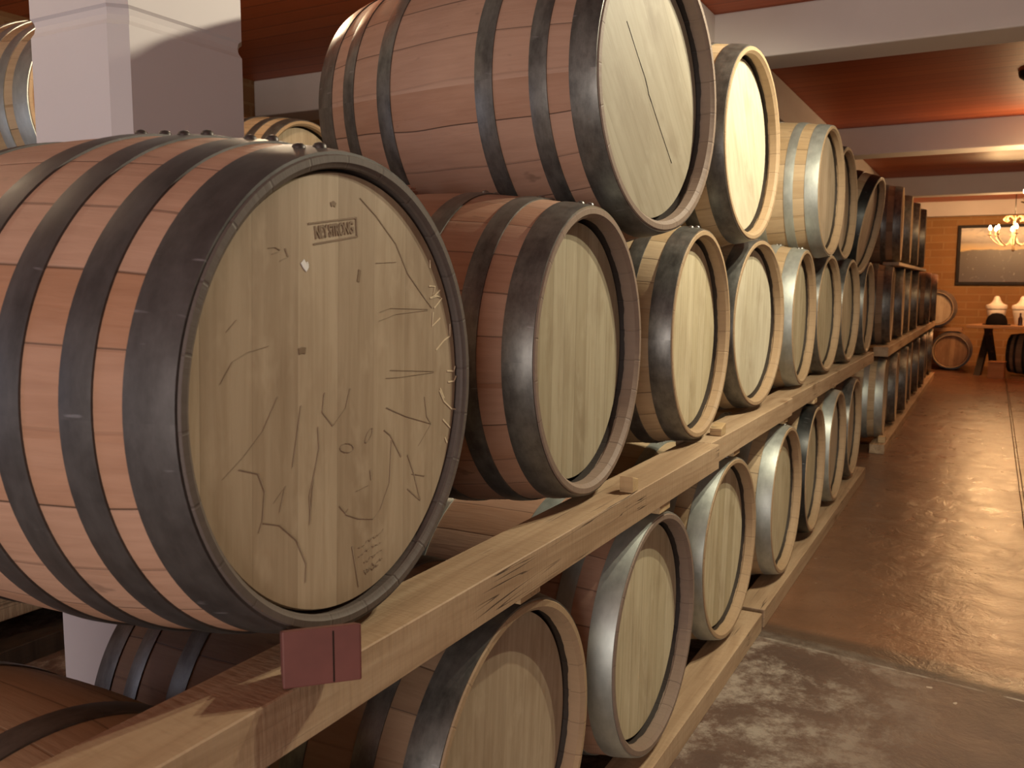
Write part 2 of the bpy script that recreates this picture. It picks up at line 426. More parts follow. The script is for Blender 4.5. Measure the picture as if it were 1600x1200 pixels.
def brick_mat(name, axes, a, b, mortar):
    t = NT(name); c = t.coords(); s = t.sep(c)
    v = t.comb(s[axes[0]], s[axes[1]], 0.0)
    br = t.n('ShaderNodeTexBrick'); t.l(v, br.inputs['Vector'])
    br.inputs['Scale'].default_value = 1.0
    br.inputs['Brick Width'].default_value = 0.36; br.inputs['Row Height'].default_value = 0.115
    br.inputs['Mortar Size'].default_value = 0.012; br.inputs['Mortar Smooth'].default_value = 0.3
    br.inputs['Color1'].default_value = a; br.inputs['Color2'].default_value = b; br.inputs['Mortar'].default_value = mortar
    n = t.noise(c, 14, 4)
    col = t.mix(t.math('MULTIPLY', n, 0.35), br.outputs['Color'], tuple(x * 0.5 for x in a[:3]) + (1,))
    t.bump(t.math('SUBTRACT', t.math('MULTIPLY', n, 0.3), br.outputs['Fac']), 0.4, 0.01)
    return t.fin(col, 0.75)

def picture_mat():
    # a landscape print: hazy sky, pale lake shore, dark vineyard foreground (local x across, z up)
    t = NT('landscape_print'); c = t.coords(); s = t.sep(c)
    n = t.noise(t.mapping(c, (4, 1, 10)), 1.0, 5, 0.6, 0.4)
    n2 = t.noise(t.mapping(c, (16, 1, 16)), 1.0, 3, 0.6)
    z = t.math('ADD', s[2], t.math('MULTIPLY_ADD', n, 0.10, -0.05))
    f = t.ramp1(z, -0.41, 0.41)
    col = t.ramp(f, [(0.0, (0.10, 0.065, 0.03, 1)), (0.45, (0.12, 0.085, 0.04, 1)), (0.585, (0.13, 0.095, 0.045, 1)), (0.60, (0.80, 0.56, 0.2, 1)),
                     (0.70, (0.55, 0.43, 0.24, 1)), (0.73, (0.36, 0.29, 0.2, 1)), (0.80, (0.6, 0.53, 0.42, 1)), (0.88, (0.85, 0.76, 0.58, 1)), (1.0, (0.78, 0.72, 0.62, 1))])
    low = t.math('SUBTRACT', 1.0, t.ramp1(f, 0.5, 0.56))
    col = t.mix(t.math('MULTIPLY', t.math('MULTIPLY', t.ramp1(n2, 0.62, 0.7), low), 0.5), col, (0.5, 0.42, 0.28, 1))
    cl = t.math('MULTIPLY', t.ramp1(n, 0.5, 0.68), t.ramp1(f, 0.74, 0.8))
    col = t.mix(t.math('MULTIPLY', cl, 0.6), col, (0.2, 0.18, 0.17, 1))
    return t.fin(col, 0.35)

# ------------------------------------------------------------------ room shell
FZ, CZ = -1.22, 1.30
XL, XR, YF, YB = -4.25, 3.4, -4.2, 15.45
def struct(name, mesh, mat, label, cat, loc=(0, 0, 0)):
    o = obj(name, mesh, mat, None, loc)
    return tag(o, label, cat, None, 'structure')
def box_mesh(name, x0, x1, y0, y1, z0, z1, bev=0.0):
    bm = bmesh.new(); add_box(bm, x0, x1, y0, y1, z0, z1, bev); return mesh_from(name, bm)

struct('floor', box_mesh('floor', XL, XR, YF, YB, FZ - 0.12, FZ), floor_mat(), 'polished brown stained concrete floor of the aisle', 'floor')
struct('ceiling', box_mesh('ceiling', XL, XR, YF, YB, CZ, CZ + 0.1), ceiling_mat(), 'dark red plank ceiling between white beams', 'ceiling')
BR = brick_mat('tan_brick', (0, 2), (0.40, 0.20, 0.062, 1), (0.33, 0.155, 0.045, 1), (0.42, 0.235, 0.09, 1))
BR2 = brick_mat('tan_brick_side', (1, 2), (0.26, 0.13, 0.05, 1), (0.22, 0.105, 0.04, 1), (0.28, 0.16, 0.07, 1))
struct('wall_back', box_mesh('wall_back', XL - .15, XR + .15, YB, YB + 0.15, FZ, CZ), BR, 'tan brick wall at the far end of the aisle', 'wall')
struct('wall_left', box_mesh('wall_left', XL - .15, XL, YF, YB, FZ, CZ), BR2, 'dim brick wall far to the left behind the stacks', 'wall')
struct('wall_right', box_mesh('wall_right', XR, XR + .15, YF, YB, FZ, CZ), M['plaster'], 'plain wall on the right side of the cellar', 'wall')
struct('wall_front', box_mesh('wall_front', XL - .15, XR + .15, YF - .15, YF, FZ, CZ), M['plaster'], 'plain wall at the near end of the cellar', 'wall')
for i, (y0, y1) in enumerate([(0.70, 0.97), (4.35, 4.62), (7.9, 8.17), (11.7, 11.97), (15.25, 15.45)]):
    struct('ceiling_beam', box_mesh('ceiling_beam', XL, XR, y0, y1, 1.075, CZ, 0.008), M['plaster'],
           ['white plastered ceiling beam nearest the camera above the first barrels', 'white ceiling beam crossing above the two largest barrels, first in view',
            'white ceiling beam second in view along the aisle', 'white ceiling beam third in view, just before the end wall',
            'white ceiling beam against the far brick wall'][i], 'ceiling beam')
struct('ceiling_girder', box_mesh('ceiling_girder', -1.72, -1.25, YF, YB, 1.06, CZ, 0.008), M['plaster'],
       'long white girder running over the barrel stacks under the red ceiling', 'girder')

# square column with chamfered corners and a shallow moulded groove
def column_mesh(hx, hy, z0, z1, zg):
    ch = 0.03
    def loop(ins):
        a, b, c = hx - ins, hy - ins, ch
        return [(a, -b + c), (a, b - c), (a - c, b), (-a + c, b), (-a, b - c), (-a, -b + c), (-a + c, -b), (a - c, -b)]
    zs = [(z0, 0), (zg - 0.022, 0), (zg - 0.012, 0.005), (zg, 0.007), (zg + 0.012, 0.005), (zg + 0.018, 0.0), (z1, 0)]
    bm = bmesh.new(); rings = []
    for z, ins in zs: rings.append([bm.verts.new((x, y, z)) for x, y in loop(ins)])
    for A, B in zip(rings[:-1], rings[1:]):
        for i in range(8): bm.faces.new([A[i], A[(i + 1) % 8], B[(i + 1) % 8], B[i]])
    bm.faces.new(rings[0][::-1]); bm.faces.new(rings[-1])
    return mesh_from('column', bm)
struct('column', column_mesh(0.155, 0.187, 0, CZ - FZ, 0.555 - FZ), M['paint'],
       'white square column with a moulded groove rising behind the first barrel', 'column', (-1.755, 1.445, FZ))

# ------------------------------------------------------------------ barrels
BL, BR0, BRB = 0.77, 0.288, 0.330      # length, head radius, bilge radius
REC = 0.043                            # head recess behind the chime
def prof_r(t):
    u = (t - BL / 2) / (BL / 2)
    return BR0 + (BRB - BR0) * (1 - u * u)

def staves_mesh(seg, rec, ri):
    k = ri - 0.2635
    bm = bmesh.new()
    n = 22
    prof = []
    # inner wall at front, chime end, outside, chime end, inner wall at rear (x local = BL/2 - t)
    def X(t): return BL / 2 - t
    ins = [(rec + 0.03, 0.262 + k), (rec, 0.2635 + k), (rec - 0.003, 0.267 + k), (0.008, 0.2685 + k), (0.002, 0.2745 + k * 0.4), (0.0, 0.2760 + k * 0.4), (0.0, 0.2862), (0.0018, 0.2876)]
    g = min(0.014, rec * 0.45)
    ins[1:3] = [(rec + 0.012, ri + g * 0.57), (rec - g, ri + g * 0.57), (rec - g - 0.0005, ri + g * 0.25)]
    if rec < 0.03: ins[4] = (0.004, ri + 0.003)
    prof += [(X(t), r) for t, r in ins]
    for i in range(1, n):
        t = BL * i / n; prof.append((X(t), prof_r(t)))
    prof += [(-x, r) for x, r in [(X(t), r) for t, r in ins][::-1]]
    add_lathe(bm, prof, seg, 'X', closed=False)
    return mesh_from('staves', bm, True, R(35))

def head_mesh(seg, ri=0.2635):
    k = ri - 0.2635
    bm = bmesh.new()
    add_lathe(bm, [(-0.022, 0), (-0.022, 0.2626 + k), (-0.006, 0.2630 + k), (0.0, 0.2605 + k), (0.0, 0)], seg, 'X')
    return mesh_from('head', bm, True, R(25))

def hoop_mesh(t0, t1, seg):
    bm = bmesh.new(); th = 0.0034
    X = lambda t: BL / 2 - t
    n = 4
    outer = [(X(t0 + (t1 - t0) * i / n), prof_r(t0 + (t1 - t0) * i / n) + th - (0.0008 if i in (0, n) else 0)) for i in range(n + 1)]
    inner = [(X(t0 + (t1 - t0) * i / n), prof_r(t0 + (t1 - t0) * i / n) - 0.001) for i in range(n, -1, -1)]
    add_lathe(bm, outer + inner, seg, 'X', closed=True)
    return mesh_from('hoop', bm, True, R(35))

def rivet_mesh():
    bm = bmesh.new()
    add_lathe(bm, [(-0.002, 0.0085), (0.0015, 0.0082), (0.0045, 0.0058), (0.006, 0)], 10, 'Z')
    return mesh_from('rivet', bm, True)
RIV = rivet_mesh()

LAY6 = [(0.003, 0.058), (0.105, 0.143), (0.226, 0.268)]
LAY8 = [(0.003, 0.060), (0.096, 0.135), (0.186, 0.224), (0.276, 0.314)]
HOOPS = {}
def hoops_for(lay, seg):
    key = (lay, seg)
    if key not in HOOPS:
        L = LAY6 if lay == 6 else LAY8
        full = L + [(BL - b, BL - a) for a, b in L[::-1]]
        HOOPS[key] = [(hoop_mesh(a, b, seg), (a + b) / 2) for a, b in full]
    return HOOPS[key]
ST = {s: staves_mesh(s, REC, 0.2635) for s in (128, 72)}
HD = {s: head_mesh(s) for s in (128, 72)}
ST['flat'] = staves_mesh(128, 0.014, 0.2700)
HD['flat'] = head_mesh(128, 0.2700)

def barrel(hx, hy, hz, yaw, label, group, stave='stave_tan', head='head_pale', hoop='hoop_grey', lay=6,
           roll=0.0, pitch=0.0, scale=1.0, near=False, rivets=None, hoop2=None, headroll=0.0, flat=False, xs=1.0):
    """hx,hy,hz: centre of the visible head rim; the axis points along +X turned by yaw (degrees), tipped by pitch"""
    seg = 128 if near else 72
    key = 'flat' if flat else seg
    rec = 0.014 if flat else REC
    rot = Euler((0, R(pitch), R(yaw)), 'XYZ')
    mt = rot.to_matrix()
    mid = Vector((hx, hy, hz)) - mt @ Vector((BL / 2 * scale * xs, 0, 0))
    base = mid - mt @ Vector((0, 0, BRB * scale))
    root = empty('wine_barrel', base, rot)
    root.scale = (scale * xs, scale, scale)
    tag(root, label, 'barrel', group)
    off = (0, 0, BRB)
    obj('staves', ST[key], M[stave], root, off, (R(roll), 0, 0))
    obj('head', HD[key], M[head], root, (BL / 2 - rec, 0, BRB), (R(headroll), 0, 0))
    rear = obj('head', HD[key], M[head], root, (-BL / 2 + rec, 0, BRB), (0, 0, PI))
    for k, (hm, tc) in enumerate(hoops_for(lay, seg)):
        mat = M[hoop2] if (hoop2 and 0 < k < len(hoops_for(lay, seg)) - 1) else M[hoop]
        h = obj('hoop', hm, mat, root, off, (R(roll * 0.7), 0, 0))
        if rivets is not None and k < (4 if lay == 8 else 3):
            for dx in (-0.011, 0.011):
                a = R(rivets) + (k % 2) * 0.05 + dx / 0.3 * 1.3
                r = prof_r(tc) + 0.0030
                rv = obj('rivet', RIV, M['rivet_dark' if 'dark' in hoop else 'rivet'], h,
                         (BL / 2 - tc + (dx * 0.4), r * math.sin(a), r * math.cos(a)), (-a, 0, 0))
                h.rotation_euler = (0, 0, 0)
    return root

def inplane(bm, pts, w, x0=0.0003, x1=0.0009):
    """a thin raised ribbon along pts (y, z) on a plane facing +X"""
    P = [Vector((0, y, z)) for y, z in pts]
    N = []
    for i, p in enumerate(P):
        d = (P[min(i + 1, len(P) - 1)] - P[max(i - 1, 0)])
        d = d.normalized() if d.length > 1e-9 else Vector((0, 1, 0))
        N.append(Vector((0, -d.z, d.y)))
    def row(p, n):
        return [bm.verts.new(Vector((x, 0, 0)) + p + n * s) for x, s in ((x0, w), (x1, w * 0.9), (x1, -w * 0.9), (x0, -w))]
    rows = [row(p, n) for p, n in zip(P, N)]
    for a, b in zip(rows[:-1], rows[1:]):
        for k in range(4): bm.faces.new([a[k], a[(k + 1) % 4], b[(k + 1) % 4], b[k]])
    bm.faces.new(rows[0][::-1]); bm.faces.new(rows[-1])

def text_mesh(body, size):
    cu = bpy.data.curves.new('brand_text', 'FONT')
    cu.body = body; cu.size = size; cu.align_x = 'CENTER'; cu.align_y = 'CENTER'; cu.extrude = 0.0004
    cu.space_character = 0.88; cu.offset = 0.0004
    o = bpy.data.objects.new('brand_text', cu); COL.objects.link(o)
    dg = bpy.context.evaluated_depsgraph_get(); dg.update()
    me = bpy.data.meshes.new_from_object(o.evaluated_get(dg))
    bpy.data.objects.remove(o, do_unlink=True); bpy.data.curves.remove(cu)
    return me

GL, GM, GT = 'barrels in the lower row', 'barrels in the middle row', 'barrels in the top row'

# ---- middle row, near section
A = barrel(-0.687, 0.868, -0.133, 2.6, 'largest and nearest barrel, brand stamp and faint pencil drawing on its head', GM,
           'stave_near', 'head_oak', 'hoop_dark', 8, roll=4, near=True, rivets=-9, flat=True)
barrel(-0.702, 1.651, -0.134, 1.6, 'reddish barrel in the middle row right beside the pencil-drawn barrel', GM,
       'stave_red', 'head_aged', 'hoop_mid', 6, roll=9, near=True, rivets=2)
barrel(-0.706, 2.433, -0.136, 0.4, 'middle row barrel third from the near end, with brown chime hoop and golden head', GM,
       'stave_tan', 'head_pale', 'hoop_mid', 6, roll=15, near=True, rivets=-4)
barrel(-0.712, 3.152, -0.131, -4.3, 'middle row barrel fourth from near end, bright head below the palest top barrel', GM,
       'stave_tan', 'head_worn', 'hoop_mid', 6, roll=21, near=True, rivets=25)
barrel(-0.710, 3.980, -0.135, 0.5, 'middle row barrel fifth from the near end, with light grey hoops and riveted top', GM,
       'stave_tan', 'head_pale', 'hoop_grey', 6, roll=33, rivets=-3)
barrel(-0.713, 4.669, -0.137, -2.3, 'middle row barrel sixth from the near end, with a dark groove round its head', GM,
       'stave_tan', 'head_pale', 'hoop_mid', 6, roll=41)
barrel(-0.708, 5.392, -0.139, -1.9, 'middle row barrel seventh from the near end, under the tilted black-hooped barrel', GM,
       'stave_tan', 'head_pale', 'hoop_mid', 6, roll=52)
barrel(-0.70, 6.14, -0.137, 0, 'middle row barrel last before the gap in the rack, dark shiny hoop', GM,
       'stave_brown', 'head_oak', 'hoop_mid', 6, roll=61)
# ---- top row, near section
T1 = barrel(-0.685, 1.995, 0.442, -6, 'huge top barrel nearest the camera, reddish staves and slanting boards in its head', GT,
       'stave_red', 'head_dull', 'hoop_mid', 6, roll=2, near=True, scale=0.36 / 0.331, headroll=42, xs=0.95)
barrel(-0.672, 2.812, 0.434, -3.3, 'top barrel second from the near end, its pale blank head brightest of all', GT,
       'stave_tan', 'head_worn', 'hoop_mid', 6, roll=17, near=True, headroll=30)
barrel(-0.670, 4.31, 0.432, -2.7, 'top barrel third from the near end, tan with two pale grey-green hoops', GT,
       'stave_tan', 'head_oak', 'hoop_grey', 6, roll=26)
barrel(-0.705, 5.035, 0.437, -2.4, 'brown top barrel between the grey-hooped one and the tilted black-hooped one', GT,
       'stave_brown', 'head_oak', 'hoop_mid', 6, roll=37)
barrel(-0.665, 5.756, 0.357, -3, 'tilted top barrel with glossy black hoops, tipping forward', GT,
       'stave_tan', 'head_oak', 'hoop_black', 6, roll=45, pitch=11, headroll=10)
# ---- lower row, near section
barrel(-0.70, 0.585, -0.838, 0, 'lower row barrel under the timber beam at the bottom left, mostly hidden', GL,
       'stave_tan', 'head_oak', 'hoop_mid', 6, roll=11, near=True)
barrel(-0.684, 1.305, -0.841, 0.1, 'lower row barrel with shaded head cut off by the bottom edge', GL,
       'stave_brown', 'head_oak', 'hoop_mid', 6, roll=6, near=True, rivets=-7)
barrel(-0.670, 1.991, -0.838, -0.4, 'lower row barrel with wide striped boards, first whole head from the left', GL,
       'stave_red', 'head_pale', 'hoop_grey', 6, roll=13, near=True, rivets=-3)
barrel(-0.695, 2.777, -0.840, -2, 'lower row barrel second whole head from the left, with two dark rivets on its hoop', GL,
       'stave_tan', 'head_pale', 'hoop_grey', 6, roll=22, near=True, rivets=-3)
barrel(-0.670, 3.535, -0.841, -0.2, 'lower row barrel with light grey hoops beside the joint in the floor timber', GL,
       'stave_tan', 'head_pale', 'hoop_grey', 6, roll=28, rivets=0)
barrel(-0.675, 4.205, -0.840, 1, 'lower row barrel with a bluish black chime hoop', GL,
       'stave_tan', 'head_pale', 'hoop_black', 6, roll=36)
barrel(-0.678, 4.895, -0.841, 0, 'lower row barrel just beyond the bluish black-hooped one', GL,
       'stave_tan', 'head_oak', 'hoop_grey', 6, roll=44)
barrel(-0.685, 5.60, -0.841, 0, 'lower row barrel last before the gap in the rack', GL,
       'stave_brown', 'head_oak', 'hoop_mid', 6, roll=54)
# ---- far section beyond the gap
ORD = ['first', 'second', 'third', 'fourth', 'fifth', 'sixth', 'seventh', 'eighth']
for k, y in enumerate([7.22, 8.04, 8.86, 9.68, 10.5, 11.3, 12.1, 12.9]):
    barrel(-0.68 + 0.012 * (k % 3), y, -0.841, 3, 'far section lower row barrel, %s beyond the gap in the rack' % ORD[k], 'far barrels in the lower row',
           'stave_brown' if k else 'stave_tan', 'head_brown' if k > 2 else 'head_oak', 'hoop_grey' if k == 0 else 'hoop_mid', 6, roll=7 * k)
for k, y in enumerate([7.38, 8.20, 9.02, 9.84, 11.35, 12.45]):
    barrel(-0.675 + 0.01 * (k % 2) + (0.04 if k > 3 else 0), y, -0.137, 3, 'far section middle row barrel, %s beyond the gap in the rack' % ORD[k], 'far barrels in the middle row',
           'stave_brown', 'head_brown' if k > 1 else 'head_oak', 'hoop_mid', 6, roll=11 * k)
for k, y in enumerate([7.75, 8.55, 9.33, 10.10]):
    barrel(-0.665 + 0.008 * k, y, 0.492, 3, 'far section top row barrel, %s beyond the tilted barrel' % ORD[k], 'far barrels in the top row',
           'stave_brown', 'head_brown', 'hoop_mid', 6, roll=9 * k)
# ---- stack behind, left of and beyond the white column
GB = 'barrels in the stack behind the column'
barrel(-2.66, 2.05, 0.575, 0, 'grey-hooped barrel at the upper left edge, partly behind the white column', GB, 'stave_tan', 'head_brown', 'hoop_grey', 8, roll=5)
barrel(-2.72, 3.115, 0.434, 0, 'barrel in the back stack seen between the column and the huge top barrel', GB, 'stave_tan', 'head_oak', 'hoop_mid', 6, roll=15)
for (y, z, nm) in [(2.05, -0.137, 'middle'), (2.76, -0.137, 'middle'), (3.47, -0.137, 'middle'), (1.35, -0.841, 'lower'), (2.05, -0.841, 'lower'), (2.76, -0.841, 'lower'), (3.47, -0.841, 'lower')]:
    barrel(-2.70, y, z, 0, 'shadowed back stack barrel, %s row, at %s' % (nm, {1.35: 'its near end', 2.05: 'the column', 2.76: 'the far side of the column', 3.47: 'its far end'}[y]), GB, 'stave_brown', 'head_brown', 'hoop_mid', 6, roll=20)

bm = bmesh.new()
inplane(bm, [(-0.012, 0.030), (0.000, 0.012), (0.006, 0.000), (0.020, -0.014)], 0.0011)
inplane(bm, [(-0.10, 0.125), (-0.05, 0.070), (-0.012, 0.030)], 0.0005)
inplane(bm, [(0.020, -0.014), (0.07, -0.068), (0.13, -0.13)], 0.0005)
obj('drying_crack', mesh_from('drying_crack', bm), M['frame'], T1, (BL / 2 - REC, 0, BRB))
# ---- writing and marks on the nearest head (parts of that barrel)
DARK= [[(0.0289, 0.241), (0.0632, 0.2213), (0.1089, 0.1876), (0.1378, 0.1482), (0.1844, 0.112), (0.2008, 0.1003)], [(0.0693, 0.0979), (0.0927, 0.1026), (0.1897, 0.0991)], [(0.0667, 0.0863), (0.107, 0.0943), (0.1897, 0.0977)], [(0.0909, 0.0198), (0.2052, 0.0087)], [(0.0812, 0.01), (0.1151, 0.0082), (0.2051, 0.0072)], [(-0.2196, 0.0317), (-0.2016, 0.053), (-0.1776, 0.0618), (-0.1463, 0.0663)], [(-0.142, 0.1726), (-0.1308, 0.1741), (-0.1227, 0.1711)], [(-0.1359, 0.1663), (-0.1261, 0.1688)], [(-0.1232, 0.1591), (-0.1097, 0.1639), (-0.1143, 0.1737)], [(0.0617, 0.1613), (0.1084, 0.1638)], [(-0.2088, 0.0845), (-0.1939, 0.0963)], [(0.0064, -0.0717), (0.0036, -0.0748), (-0.0036, -0.0757), (-0.0123, -0.0742), (-0.0192, -0.0709), (-0.0217, -0.067), (-0.019, -0.064), (-0.012, -0.063), (-0.0033, -0.0644), (0.0038, -0.0677), (0.0064, -0.0717)], [(0.044, -0.0626), (0.0389, -0.0674), (0.0341, -0.0697), (0.0315, -0.0686), (0.0319, -0.0646), (0.0353, -0.0591), (0.0404, -0.0543), (0.0452, -0.052), (0.048, -0.0531), (0.0475, -0.0571), (0.044, -0.0626)], [(-0.0252, -0.1396), (-0.0125, -0.1521), (-0.0079, -0.1477)], [(-0.0125, -0.1535), (0.0143, -0.1654), (0.0474, -0.1734), (0.0624, -0.1653), (0.086, -0.1323), (0.0924, -0.0748)], [(-0.0834, -0.1497), (-0.0735, -0.0924), (-0.0624, -0.0608), (-0.0636, -0.0349)], [(-0.0735, -0.0924), (-0.0822, -0.1138), (-0.0813, -0.145)], [(-0.1113, -0.0751), (-0.1026, -0.0417), (-0.0938, -0.0056)], [(-0.0501, 0.0046), (-0.0549, -0.018), (-0.0349, -0.0377), (-0.0085, -0.0186), (0.001, 0.0045)], [(0.0418, -0.1064), (0.0439, -0.121)], [(0.0108, -0.1283), (0.02, -0.1274), (0.039, -0.1257)], [(0.0749, -0.059), (0.09, -0.0685), (0.1155, -0.1023)], [(0.1784, -0.0262), (0.1838, -0.0547), (0.1955, -0.0673), (0.16, -0.0946)], [(0.1309, -0.1505), (0.1644, -0.1747), (0.148, -0.1325), (0.1318, -0.1021)], [(0.0806, -0.0296), (0.1274, -0.0473), (0.1955, -0.0673)], [(-0.1632, -0.1276), (-0.1356, -0.1368), (-0.107, -0.1617), (-0.0909, -0.1944), (-0.0936, -0.217)], [(-0.2216, -0.0681), (-0.1896, -0.049), (-0.159, -0.0259), (-0.1334, 0.0088)], [(-0.1965, -0.0616), (-0.1676, -0.0717), (-0.1583, -0.0927), (-0.1631, -0.1252), (-0.1704, -0.1378)], [(-0.1452, -0.11), (-0.1249, -0.0947), (-0.135, -0.1221)], [(-0.0003, -0.1981), (0.0058, -0.2251), (0.0119, -0.2553)], [(0.1424, -0.1314), (0.1766, -0.1412)]]
HAND= [[(0.0133, -0.2033), (0.0169, -0.2042), (0.0205, -0.2027), (0.0241, -0.2032), (0.0277, -0.2027), (0.0315, -0.1992), (0.0352, -0.1983), (0.0388, -0.2018), (0.0426, -0.1982), (0.0463, -0.1974), (0.05, -0.2007), (0.0539, -0.1973), (0.0576, -0.1986), (0.0615, -0.196), (0.0654, -0.1962), (0.0693, -0.1929)], [(0.013, -0.2151), (0.0162, -0.2159), (0.0196, -0.2137), (0.0228, -0.2144), (0.0262, -0.2137), (0.0296, -0.2101), (0.0329, -0.2133), (0.0363, -0.212), (0.0397, -0.2101), (0.0431, -0.2083), (0.0465, -0.2121), (0.05, -0.2097), (0.0534, -0.2105), (0.0569, -0.2109), (0.0604, -0.2096), (0.0639, -0.2103)], [(0.0244, -0.2257), (0.0271, -0.2274), (0.0298, -0.2252), (0.0325, -0.2273), (0.0352, -0.2267), (0.0381, -0.2223), (0.0408, -0.2221), (0.0436, -0.2221), (0.0463, -0.2256), (0.0491, -0.2225), (0.0519, -0.2231), (0.0548, -0.221), (0.0576, -0.2217), (0.0604, -0.2206), (0.0633, -0.2201), (0.0661, -0.2209)], [(0.0241, -0.2366), (0.0268, -0.238), (0.0295, -0.2366), (0.0322, -0.2376), (0.035, -0.237), (0.0377, -0.2374), (0.0405, -0.2355), (0.0433, -0.2326), (0.046, -0.236), (0.0488, -0.2362), (0.0516, -0.2357), (0.0545, -0.2336), (0.0573, -0.2341), (0.0602, -0.2312), (0.063, -0.2342), (0.0659, -0.2326)], [(0.0241, -0.2393), (0.0262, -0.2381), (0.0281, -0.2421), (0.0302, -0.2428), (0.0324, -0.2381), (0.0344, -0.2417), (0.0365, -0.2396), (0.0387, -0.2382), (0.0407, -0.2389), (0.0428, -0.2413), (0.0449, -0.2418), (0.0471, -0.2374), (0.0492, -0.2404), (0.0514, -0.2373), (0.0535, -0.2408), (0.0557, -0.2387)]]
PALE= [[(0.1929, 0.1318), (0.2096, 0.1313), (0.201, 0.1147), (0.2237, 0.1261)], [(0.1954, 0.1147), (0.215, 0.1174), (0.2293, 0.1144), (0.2063, 0.1002)], [(0.2035, 0.0945), (0.2004, 0.0744), (0.2232, 0.0852)], [(0.2112, 0.039), (0.2345, 0.0523), (0.2523, 0.0574), (0.2525, 0.0753)], [(0.2428, 0.0055), (0.2639, 0.0037), (0.2671, 0.011)], [(0.2456, -0.0113), (0.2638, -0.0116), (0.27, -0.0045)], [(0.222, -0.018), (0.2335, -0.0342)], [(0.1962, 0.1688), (0.196, 0.1574)], [(0.2204, -0.0214), (0.2327, -0.0387), (0.2549, -0.0527), (0.268, -0.0553)], [(0.2292, -0.0656), (0.2514, -0.0816)], [(0.2352, -0.0939), (0.2415, -0.103)]]

hp = (BL / 2 - 0.014, 0, BRB)
hp2 = (BL / 2 - 0.014, -0.0405, BRB - 0.003)
bm = bmesh.new()
for L in DARK: inplane(bm, L, 0.00034)
obj('pencil_lines', mesh_from('pencil_lines', bm), M['ink'], A, hp)
bm = bmesh.new()
for L in HAND: inplane(bm, L, 0.00034)
obj('handwriting', mesh_from('handwriting', bm), M['ink'], A, hp)
bm = bmesh.new()
for L in PALE: inplane(bm, L, 0.0012)
obj('wood_ray_figure', mesh_from('wood_ray_figure', bm), M['fleck'], A, hp)
bm = bmesh.new()
inplane(bm, [(-0.0330, 0.2058), (0.0600, 0.2190)], 0.0011)
inplane(bm, [(0.0600, 0.2198), (0.0615, 0.1958)], 0.0011)
inplane(bm, [(0.0625, 0.1962), (-0.0240, 0.1830)], 0.0011)
brand = obj('brand_stamp', mesh_from('brand_stamp', bm), M['brand'], A, hp2)
tag(brand, 'burnt boxed brand stamp, its left end worn away')
tm = text_mesh('NEY STRONG', 0.0158)
obj('brand_lettering', tm, M['brand'], brand, (0.0005, 0.0165, 0.2010), (R(90), R(-8), R(90))).scale = (0.86, 1.3, 1)
bm = bmesh.new()
inplane(bm, [(-0.045, 0.163), (-0.041, 0.158), (-0.036, 0.154)], 0.004)
inplane(bm, [(-0.037, 0.162), (-0.035, 0.158)], 0.0013)
tag(obj('paint_fleck', mesh_from('paint_fleck', bm), M['white'], A, hp2), 'small white paint fleck')
bm = bmesh.new()
inplane(bm, [(0.0660, 0.155), (0.0645, 0.148), (0.0625, 0.140)], 0.0028, 0.0003, 0.0006)
inplane(bm, [(0.0100, 0.231), (0.0150, 0.233), (0.0190, 0.231)], 0.003, 0.0003, 0.0006)
inplane(bm, [(-0.055, 0.06), (-0.048, 0.061), (-0.043, 0.06)], 0.004, 0.0003, 0.0006)
obj('wood_stain', mesh_from('wood_stain', bm), M['stain'], A, hp2)

# ------------------------------------------------------------------ rack timbers
def timber(label, x0, x1, y0, y1, z0, z1, rz=0.0, group='rack timbers', mat='beam'):
    bm = bmesh.new()
    add_box(bm, -(x1 - x0) / 2, (x1 - x0) / 2, -(y1 - y0) / 2, (y1 - y0) / 2, 0, z1 - z0, 0.0018, 1)
    o = obj('rack_beam', mesh_from('rack_beam', bm), M[mat], None, ((x0 + x1) / 2, (y0 + y1) / 2, z0), (0, 0, rz))
    return tag(o, label, 'beam', group)
ZT, ZB = -0.442, -0.512
timber('knotty timber beam carrying the two nearest middle row barrels, running from the lower left corner', -0.755, -0.652, -0.10, 2.43, ZB, ZT)
timber('timber beam length under the fourth and fifth middle row barrels', -0.782, -0.678, 2.437, 3.60, ZB, ZT)
timber('timber beam length under the last middle row barrels before the gap', -0.785, -0.69, 3.605, 6.45, ZB, ZT)
timber('timber beam under the far section middle row beyond the gap', -0.755, -0.652, 7.0, 12.95, ZB, ZT)
timber('timber beam on the floor under the nearest lower row barrels', -0.76, -0.657, -0.10, 3.08, FZ, -1.153)
timber('timber beam on the floor starting at the joint beside the light grey-hooped barrel', -0.76, -0.657, 3.12, 5.98, FZ, -1.153)
timber('timber beam on the floor under the far section lower row', -0.74, -0.637, 6.9, 13.2, FZ, -1.153)
timber('short timber beam carrying the far section top row', -0.755, -0.64, 7.35, 10.45, 0.160, 0.186)
